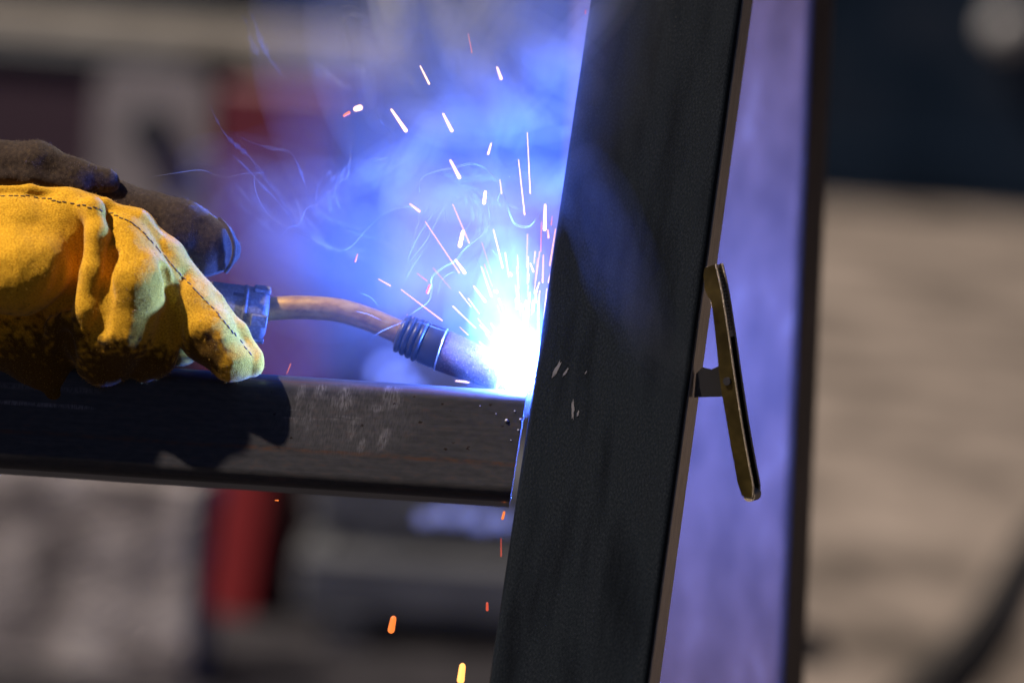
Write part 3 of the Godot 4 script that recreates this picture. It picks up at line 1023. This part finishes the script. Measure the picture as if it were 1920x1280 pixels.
	nap("nap", hand, s[1], s[2], 26000, M.suede_nap, 0.0011, 3)
	# thumb, in dark brown suede, lying along the handle
	wrinkle_depth = 4.0
	prim = []
	limb([[60, 350, -60, 56], [200, 392, -70, 56], [330, 432, -70, 60], [386, 459, -66, 52]], 14)
	limb([[380, 500, -60, 14], [425, 470, -64, 20]], 20)
	s = soft(Vector3(-20, 270, -170), Vector3(480, 540, 20), 6.0)
	var thumb := part("thumb", s[0], M.dark_suede, o)
	thumb.set_meta("label", "dark brown thumb with a seam round its tip")
	nap("nap", thumb, s[1], s[2], 8000, M.dark_nap, 0.0009, 4)
	# upper finger
	prim = []
	limb([[-330, 300, -60, 60], [-60, 310, -46, 54], [60, 314, -34, 50], [140, 334, -30, 36], [196, 341, -30, 25]], 14)
	limb([[-120, 330, 0, 16], [60, 334, 6, 14], [150, 352, -6, 12]], 14)
	s = soft(Vector3(-420, 220, -150), Vector3(260, 400, 60), 6.0)
	var upper := part("upper_finger", s[0], M.dark_suede, o)
	nap("nap", upper, s[1], s[2], 9000, M.dark_nap, 0.0011, 5)
	var path := []
	var rad := []
	var sp := []
	for q in [[405, 408, -60], [425, 430, -30], [437, 462, -20], [432, 490, -28], [418, 508, -50]]: sp.append(L(q[0], q[1], q[2] * S))
	path = smooth_path(sp, 0.003)
	rad = []
	for k in path.size(): rad.append(0.0013)
	part("seam", sweep(path, rad, 8), M.dark_suede, thumb)

func build_clamp() -> void:
	# lever of a quick clamp: two side flanges, a web, a solid head, a stem to the post
	var hinge := L(1366, 712, 0.022)
	var lean := deg_to_rad(8.6)
	var y := Vector3(-sin(lean), cos(lean), 0)
	var x := Vector3(cos(lean), sin(lean), 0)
	var basis := Basis(y, deg_to_rad(-30.0)) * Basis(x, y, Vector3(0, 0, 1))
	var o := thing("clamp_lever", "dark bronzed clamp lever with light painted on its edges on the post's side", "clamp", F * Transform3D(basis, hinge))
	# outline on the broad side: u to the right, v up the lever, in metres
	var edge_l := [[0.064, -3.5], [0.060, -5.0], [0.052, -5.6], [0.048, -4.4], [0.045, -2.6], [0.036, -2.9], [0.020, -3.6], [0.004, -4.6], [-0.004, -4.8], [-0.020, -4.4], [-0.036, -4.2], [-0.046, -3.6], [-0.056, -3.4], [-0.064, -2.0]]
	var edge_r := [[0.065, 3.0], [0.050, 4.2], [0.026, 4.4], [0.004, 4.2], [-0.020, 4.2], [-0.036, 4.5], [-0.050, 5.0], [-0.060, 5.4], [-0.0655, 4.0]]
	var outline := []
	for q in edge_l: outline.append(Vector2(q[1] * 0.001, q[0]))
	for k in range(edge_r.size() - 1, -1, -1): outline.append(Vector2(edge_r[k][1] * 0.001, edge_r[k][0]))
	part("flange", plate(outline, 0.0014), M.bronzed_steel, o, Transform3D(Basis(), Vector3(0, 0, 0.0040)))
	part("flange", plate(outline, 0.0014), M.bronzed_steel, o, Transform3D(Basis(), Vector3(0, 0, -0.0040)))
	var web := []
	for q in edge_l: web.append(Vector2(q[1] * 0.001 + 0.0003, q[0]))
	for k in range(edge_l.size() - 1, -1, -1): web.append(Vector2(edge_l[k][1] * 0.001 + 0.0018, edge_l[k][0]))
	part("web", plate(web, 0.0066), M.bronzed_steel, o)
	# solid head with raised marks along its edge
	var head := []
	for q in [[0.0645, -3.2], [0.052, -5.0], [0.03, -2.0], [0.024, 4.3], [0.050, 4.0], [0.0645, 2.3]]: head.append(Vector2(q[1] * 0.001, q[0]))
	var hd := part("head", plate(head, 0.0065), M.lit_edge, o)
	var mark := bevel_box(Vector3(0.0006, 0.0018, 0.0010), 0.0002)
	for k in 17:
		var v := 0.062 - k * 0.0021
		var u := lerpf(2.4, 4.1, clampf((0.0645 - v) / 0.0145, 0, 1)) * 0.001
		for j in 2:
			part("raised_mark", mark, M.bronzed_steel, hd, Transform3D(Basis(Vector3(0, 0, 1), 0.1) * Basis(Vector3.RIGHT, 0.5 * sin(k * 2.3 + j)), Vector3(u + 0.00015, v, -0.0014 + j * 0.0026)))
	# rims of the two flanges, light on them put into the pale colour
	for z in [0.0040, -0.0040]:
		var p := []
		for q in edge_r: p.append(Vector3(q[1] * 0.001 + 0.0001, q[0], z))
		var path := smooth_path(p, 0.004)
		var rad := []
		for k in path.size(): rad.append(0.00078)
		part("rim", sweep(path, rad, 8), M.lit_edge, o)
	var cap := CylinderMesh.new()
	cap.top_radius = 0.0036
	cap.bottom_radius = 0.0036
	cap.height = 0.0084
	part("end_roll", cap, M.lit_edge, o, Transform3D(Basis(Vector3.RIGHT, PI / 2), Vector3(0.0022, -0.0642, 0)))
	# stem through to the post
	var st := o.transform.affine_inverse() * F
	var stem := []
	for q in [[1300, 744], [1304, 700], [1316, 688], [1332, 692], [1350, 684], [1362, 700], [1366, 742]]: stem.append(Vector2((q[0] - 960) * S, -(q[1] - 640) * S))
	part("stem", plate(stem, 0.007), M.black_collar, o, st * Transform3D(Basis(), Vector3(0, 0, 0.010)))
	var pin := CylinderMesh.new()
	pin.top_radius = 0.0022
	pin.bottom_radius = 0.0022
	pin.height = 0.0125
	part("hinge_pin", pin, M.black_collar, o, Transform3D(Basis(Vector3.RIGHT, PI / 2), Vector3(0, 0, 0)))

func build_arc() -> void:
	var p := L(978, 700, -0.0174)
	var o := thing("welding_arc", "blinding white arc between nozzle and post", "arc", F * Transform3D(Basis(), p))
	var m := mat("arc_glow", Color.BLACK)
	m.emission_enabled = true
	m.emission = lin(0.8, 0.95, 1.0)
	m.emission_energy_multiplier = 26.0
	prim = []
	wrinkle_depth = 0.0
	limb([[974, 718, -62, 20], [978, 700, -62, 25], [986, 676, -62, 14], [991, 656, -62, 5]], 10)
	limb([[956, 722, -62, 10], [980, 718, -62, 16]], 12)
	var s := soft(Vector3(920, 600, -110), Vector3(1036, 768, -10), 4.0)
	part("core", s[0], m, o, Transform3D(Basis(), -p))
	var l := OmniLight3D.new()
	l.name = "arc_light"
	l.light_color = lin(0.055, 0.155, 1.0)
	l.light_energy = 1.0
	l.position = L(988, 686, -0.0245) - p
	l.light_size = 0.016
	l.omni_range = 20.0
	l.omni_attenuation = 2.0
	l.shadow_enabled = true
	o.add_child(l)

func build_sparks() -> void:
	var glow := {}
	for q in [["white", 1.0, 0.60, 0.34, 2.7], ["gold", 1.0, 0.42, 0.10, 1.9], ["orange", 1.0, 0.22, 0.04, 1.1], ["red", 0.9, 0.12, 0.06, 0.7]]:
		var m := mat("spark_" + q[0], Color.BLACK)
		m.emission_enabled = true
		m.emission = lin(q[1], q[2], q[3])
		m.emission_energy_multiplier = q[4]
		glow[q[0]] = m
	var list := []
	# x0, y0, x1, y1, width, kind
	for q in [[547,112,562,190,3,"orange"],[353,248,388,318,7,"white"],[665,238,681,283,11,"white"],[84,410,98,404,24,"white"],[40,442,58,430,13,"orange"],[238,428,293,508,15,"white"],[447,443,481,510,13,"white"],[640,557,628,600,8,"white"],[474,625,509,692,13,"white"],[311,806,346,833,10,"gold"],[617,760,612,803,13,"white"],[788,515,800,762,3.5,"white"],[752,627,777,850,4,"white"],[676,703,683,760,3,"white"],[483,805,550,962,4,"gold"],[372,878,510,1085,4,"gold"],[525,920,513,975,16,"white"],[495,1033,531,1083,12,"white"],[650,910,688,1065,5,"white"],[862,808,860,905,14,"white"],[845,880,843,1000,4,"orange"],[873,910,875,940,7,"gold"],[890,855,886,890,4,"orange"],[903,908,880,1055,5,"gold"],[853,1018,850,1125,7,"gold"],[801,1048,813,1080,6,"white"],[96,1012,87,1040,7,"orange"],[182,1112,228,1138,5,"gold"],[337,1087,378,1118,4,"orange"],[391,1140,382,1166,14,"orange"],[274,1155,440,1280,4.5,"gold"],[571,1142,617,1203,8,"white"],[602,1065,640,1180,4,"gold"],[835,1128,822,1180,4,"white"],[838,1160,832,1260,5,"white"],[745,1195,750,1228,14,"white"],[782,1200,777,1218,6,"gold"],[812,1205,811,1240,9,"white"],[884,1085,876,1125,9,"white"],[748,1010,750,1068,2.5,"white"],[1030,0,1028,14,5,"red"],[716,1088,722,1092,12,"white"],[656,1160,664,1164,11,"white"],[742,1228,744,1232,4,"gold"]]:
		list.append([620 + q[0] / 2.134, q[1] / 2.134, 620 + q[2] / 2.134, q[3] / 2.134, q[4] / 2.134, q[5]])
	for q in [[470,510,530,740,9,"white"],[602,512,605,760,8,"white"],[665,400,640,640,8,"white"],[150,800,290,930,5,"white"],[200,740,270,830,5,"white"],[140,625,228,735,6,"gold"],[0,690,65,750,6,"gold"],[165,230,245,455,6,"white"],[610,350,585,410,5,"white"],[585,410,590,500,5,"white"],[540,700,570,860,7,"white"],[480,540,500,760,5,"white"]]:
		list.append([860 + q[0] / 4.0, 440 + q[1] / 4.0, 860 + q[2] / 4.0, 440 + q[3] / 4.0, q[4] / 4.0, q[5]])
	for q in [[1010,292,1165,388,5,"gold"],[1042,488,1193,540,6,"gold"],[1098,487,1168,508,4,"orange"],[1258,630,1325,636,8,"white"],[395,590,418,540,4,"orange"],[370,1215,382,1217,7,"orange"],[1430,585,1480,612,4,"orange"],[1380,430,1490,520,4,"gold"]]:
		list.append([380 + q[0] / 2.667, 480 + q[1] / 2.667, 380 + q[2] / 2.667, 480 + q[3] / 2.667, q[4] / 2.667, q[5]])
	for q in [[740,1154,736,1174,13,"orange"],[868,1242,865,1266,14,"gold"],[945,965,942,976,5,"orange"],[939,1018,939,1052,2,"red"],[914,1125,914,1137,5,"red"]]:
		list.append([float(q[0]), float(q[1]), float(q[2]), float(q[3]), float(q[4]), q[5]])
	var fr := RandomNumberGenerator.new()
	fr.seed = 11
	for k in 34:
		var an := fr.randf_range(-0.9, 0.12) if k % 3 else fr.randf_range(0.0, 0.14)
		var r0 := fr.randf_range(40, 230)
		var ln := fr.randf_range(12, 70)
		var dr := Vector2(sin(an), -cos(an))
		var st := Vector2(984, 705) + dr * r0
		list.append([st.x, st.y, st.x + dr.x * ln, st.y + dr.y * ln, fr.randf_range(0.9, 1.9), ["gold", "white", "orange"][k % 3]])
	var words := {"white": "white-hot", "gold": "golden", "orange": "orange", "red": "dull red"}
	var spot := 0
	for q in list:
		var r: float = q[4] * S * 0.5
		var cx: float = (q[0] + q[2]) / 2
		var cy: float = (q[1] + q[3]) / 2
		var z := rng.randf_range(-0.05, -0.02)
		if cy > 1100: z = 0.02
		if cy > 740 and cy < 1000 and cx < 940: z = 0.012
		if cx > 975 and cy < 740: z = rng.randf_range(-0.05, -0.02)
		var a := L(q[0], q[1], z)
		var b := L(q[2], q[3], z + rng.randf_range(-0.004, 0.004))
		var len := maxf(a.distance_to(b), r * 0.6)
		var dir := (b - a).normalized()
		# a molten droplet: round ends, a slightly thicker leading end
		var path := []
		var rad := []
		for k in 5:
			var an := PI / 2 * k / 4.0
			path.append(a - dir * r * cos(an))
			rad.append(maxf(r * sin(an) * (0.55 if len > r * 8.0 else 0.85), 0.00001))
		for k in 5:
			var an := PI / 2 * (1.0 - k / 4.0)
			path.append(a + dir * len + dir * r * cos(an))
			rad.append(maxf(r * sin(an), 0.00001))
		var base: Vector3 = (a + b) / 2
		for k in path.size(): path[k] = path[k] - base
		var size := "fat" if q[4] > 5.0 else "slim" if q[4] > 2.2 else "hair-thin"
		var place := "rising above the arc" if cx > 880 and cy < 700 else "flying over the torch" if cy < 735 else "dropping below the crossbar" if cy > 950 else "skimming past the crossbar"
		var lab: String = "%s %s spark %s" % [size, words[q[5]], place]
		single("spark", sweep(path, rad, 8, false), glow[q[5]], F * Transform3D(Basis(), base), lab, "spark", "sparks thrown from the arc")

func puff(parent: Node, m: FogMaterial, c: Vector3, size: Vector3, along := Vector3.ZERO) -> void:
	var f := FogVolume.new()
	f.name = "smoke_puff"
	f.shape = RenderingServer.FOG_VOLUME_SHAPE_ELLIPSOID
	f.size = size
	f.material = m
	var b := Basis()
	if along != Vector3.ZERO:
		var x := along.normalized()
		var y := Vector3(0.2, 0.3, 1).cross(x).normalized()
		b = Basis(x, y, x.cross(y))
	f.transform = Transform3D(b, c)
	f.set_meta("kind", "stuff")
	parent.add_child(f, true)

func fog(density: float, r: float, g: float, b: float) -> FogMaterial:
	var m := FogMaterial.new()
	m.density = density
	m.albedo = lin(r, g, b)
	m.edge_fade = 0.3
	return m

func build_smoke() -> void:
	var o := thing("welding_smoke", "blue lit smoke curling up from the arc in wisps and threads", "smoke", F)
	o.set_meta("kind", "stuff")
	var r := RandomNumberGenerator.new()
	r.seed = 20
	var flow := FastNoiseLite.new()
	flow.seed = 3
	flow.frequency = 0.0036
	flow.fractal_octaves = 3
	var arc := Vector3(980, 680, -55)
	# fume: long flat puffs laid along the draught, each with a thinner skin, denser away from the arc to even out its brightness
	var mats := {}
	for k in 57:
		var h := pow(fmod(k * 0.6180339 + 0.1, 1.0), 0.75)
		var c := Vector3(lerpf(968, 870, h) + r.randfn(0, 12 + 140 * h), lerpf(630, -50, h), r.randf_range(-300, -40) if h > 0.3 else r.randf_range(-130, -40))
		if k >= 45:                                                        # drifting off to the left
			c = Vector3(r.randf_range(440, 820), r.randf_range(330, 690), r.randf_range(-330, -90))
		if k >= 52:                                                        # over the face of the post
			var f := (k - 52) / 4.0
			c = Vector3(lerpf(1050, 1230, f) + r.randfn(0, 20), lerpf(340, 640, f) + r.randfn(0, 50), r.randf_range(70, 150))
		var far := c.distance_to(arc) / 600.0
		var v := Vector3(-0.3 + flow.get_noise_3d(c.x, c.y, c.z) * 4.0, -0.8 + flow.get_noise_3d(c.y + 700, c.x, c.z) * 2.5, flow.get_noise_3d(c.z, c.x + 300, c.y) * 2.0)
		if k >= 52: v = Vector3(0.6 + r.randfn(0, 0.3), 1.0, 0)
		var thick := r.randf_range(22, 52) * (0.45 + 0.9 * far)
		var size := Vector3(thick * r.randf_range(3.5, 6.5), thick * 1.3, thick * 2.4)
		var d: int = clampi(int(far * 5.0), 0, 6)
		var dense := 0.3 + 6.6 * pow(d / 5.0, 1.5)
		if k >= 45:
			dense = 0.7
			size *= 1.9
		if k >= 52: dense = 0.3
		for n in ([[1.25, 0.35], [0.72, 0.75]] if far > 0.4 and k < 45 else [[1.1, 0.3], [0.68, 0.6]] if k >= 45 else [[1.0, 0.8]]):
			var key := int(dense * n[1] * 100)
			if not mats.has(key): mats[key] = fog(dense * n[1], 0.80, 0.82, 0.84)
			puff(o, mats[key], L(c.x, c.y, c.z * S), size * S * n[0], Vector3(v.x, -v.y, v.z))
	for q in [[870, 10, 370, 470, 2.6, -0.06, 0.2], [600, 500, 340, 260, 0.9, -0.06, 0.2], [945, 610, 120, 190, 1.3, -0.03, 0.08], [965, 680, 58, 84, 3.0, -0.02, 0.035]]:  # last two ellipsoids: fog added round the arc for its bloom
		for n in ([[1.15, 0.14], [0.86, 0.34], [0.56, 0.6]] if q[2] > 200 else [[1.0, 0.35], [0.62, 0.7]]):
			puff(o, fog(q[4] * n[1], 0.80, 0.82, 0.84), L(q[0], q[1], q[5]), Vector3(q[2] * S * 2 * n[0], q[3] * S * 2 * n[0], q[6] * n[0]))
	# dense curls close to the arc
	var curl := [fog(1.6, 0.80, 0.82, 0.84), fog(2.2, 0.80, 0.82, 0.84)]
	for k in 8:
		var h := (k + r.randf()) / 8.0
		var c := Vector3(974 - 34 * h + r.randfn(0, 8 + 14 * h), 690 - 210 * h, -62 + r.randfn(0, 12))
		var w := r.randf_range(12, 20) * (1.0 + 0.8 * h)
		puff(o, curl[1 if h < 0.3 else 0], L(c.x, c.y, c.z * S), Vector3(w * 1.8, w, w) * 2 * S, Vector3(r.randfn(0, 0.5), 1, 0))
	# far below the bar and behind the nozzle
	var low := fog(4.0, 0.80, 0.82, 0.84)
	for q in [[800, 972, 34], [850, 962, 46], [905, 975, 44], [950, 980, 36]]:
		puff(o, low, LP(q[0], q[1], -0.40), Vector3(q[2] * 2.6, q[2] * 2.0, q[2] * 4.0) * S)
	for k in 3:
		puff(o, low, LP(722 + k * 20, 690 + k * 26, -0.24), Vector3(90, 110, 160) * S, Vector3(1, -1.4, 0))
	# fibrous wisps: bundles of fine strands carried up by a turbulent draught
	var veil := []
	for al in [0.005, 0.010, 0.018, 0.028]:
		var vm := mat("smoke_wisp_%d" % int(al * 1000), Color(lin(0.75, 0.78, 0.82), al), 1.0)
		vm.transparency = BaseMaterial3D.TRANSPARENCY_ALPHA
		veil.append(vm)
	var from := []
	for k in 22:
		var h := r.randf_range(0.2, 1.0)
		from.append([Vector3(lerpf(960, 850, h) + r.randfn(0, 35 + 110 * h), lerpf(610, 100, h), r.randf_range(-360, -160)), h])
	for k in 6: from.append([Vector3(r.randf_range(480, 760), r.randf_range(330, 620), r.randf_range(-300, -120)), 0.6])
	for q in from:
		var bundle := r.randi_range(3, 5)
		var lean := r.randf_range(-0.9, 0.4)
		var steps := r.randi_range(18, 44)
		for j in bundle:
			var p: Vector3 = q[0] + Vector3(r.randfn(0, 9 + 16 * q[1]), r.randfn(0, 26), r.randfn(0, 20))
			var path := []
			var rad := []
			var n := int(steps * r.randf_range(0.5, 1.0))
			for s in n:
				var h := clampf((680.0 - p.y) / 680.0, 0.0, 1.2)
				var v := Vector3(lean * (0.25 + h), -1.0, 0.0) + Vector3(flow.get_noise_3d(p.x, p.y, p.z), 0.9 * flow.get_noise_3d(p.y + 700, p.x, p.z), flow.get_noise_3d(p.z, p.x + 300, p.y)) * (1.4 + 1.9 * h)
				path.append(L(p.x, p.y, p.z * S))
				var t := float(s) / maxf(n - 1, 1)
				rad.append(maxf(sin(PI * t), 0.02) * (1.4 + (18.0 if j % 2 == 0 else 6.0) * q[1] * r.randf()) * S * (0.6 + 0.4 * sin(s * 0.7 + j)))
				p += v.normalized() * 9.0
			if n > 3: part("smoke_wisp", sweep(path, rad, 6, false), veil[clampi(int(q[1] * 3.4) + j % 2, 0, 3)], o)  # alpha lowered near the arc to even out brightness
	# threads
	var tm := mat("smoke_thread", Color(lin(0.75, 0.78, 0.82), 0.075), 1.0)
	tm.transparency = BaseMaterial3D.TRANSPARENCY_ALPHA
	var t4 := [
		[2.2, [[300,1270],[330,1250],[390,1205],[402,1150],[405,1110],[450,1070],[500,1040],[530,1000],[575,965],[610,935],[635,890],[630,820]]],
		[2.6, [[355,770],[358,730],[375,700],[430,678],[500,668],[560,655],[610,665],[650,700],[690,770],[715,850],[740,895],[790,905],[820,880],[832,845]]],
		[0.9, [[0,1000],[50,1003],[90,975],[140,915],[220,850],[300,828],[340,835],[350,880],[338,930],[330,985]]],
		[1.0, [[440,812],[400,870],[340,960],[305,1045],[345,1010],[390,950],[450,832],[458,870],[480,900],[530,892]]],
		[0.8, [[305,1045],[300,1115],[330,1060],[400,955]]],
		[1.0, [[628,935],[640,990],[672,1030],[690,1075]]],
		[1.1, [[678,700],[682,760],[668,800],[690,830]]],
		[0.7, [[120,640],[160,645],[210,632],[250,628],[245,640]]],
		[0.7, [[180,430],[190,470],[230,520],[255,548]]],
		[0.8, [[430,1180],[440,1130],[470,1095],[500,1090],[480,1130],[450,1140]]],
		[0.8, [[570,980],[590,1050],[620,1085],[650,1100]]],
		[0.7, [[60,1185],[110,1172],[160,1190],[200,1230],[280,1245]]],
	]
	var threads := []
	for q in t4:
		var pp := []
		for e in q[1]: pp.append([620 + e[0] / 2.134, e[1] / 2.134])
		threads.append([q[0], pp])
	var t5 := []
	for e in [[690,815],[800,800],[920,781],[980,800],[1050,815],[1130,800],[1215,793]]: t5.append([e[0] / 2.46, e[1] / 2.46])
	threads.append([0.7, t5])
	t5 = []
	for e in [[1215,793],[1175,810],[1178,890],[1230,985],[1330,1050],[1450,1110],[1575,1160]]: t5.append([e[0] / 2.46, e[1] / 2.46])
	threads.append([0.7, t5])
	t5 = []
	for e in [[1500,890],[1480,935],[1410,960],[1375,1030],[1330,1050],[1270,1120]]: t5.append([e[0] / 2.46, e[1] / 2.46])
	threads.append([0.8, t5])
	t5 = []
	for e in [[700,270],[760,275],[830,292],[900,325],[960,332],[1060,325],[1200,370],[1290,385],[1360,410]]: t5.append([380 + e[0] / 2.667, 480 + e[1] / 2.667])
	threads.append([0.8, t5])
	t5 = []
	for e in [[835,432],[870,390],[960,345],[1020,325]]: t5.append([380 + e[0] / 2.667, 480 + e[1] / 2.667])
	threads.append([1.5, t5])
	for q in threads:
		var pts := []
		for k in q[1].size(): pts.append(L(q[1][k][0], q[1][k][1], -0.004 + 0.006 * sin(k * 1.7)))
		var path := smooth_path(pts, 0.002)
		var rad := []
		for k in path.size(): rad.append(q[0] * S * (0.35 + 0.4 * absf(sin(k * 0.11 + q[0]))) * minf(1.0, 0.15 + minf(k, path.size() - 1 - k) * 0.12))
		var th := part("smoke_thread", sweep(path, rad, 7), tm, o)
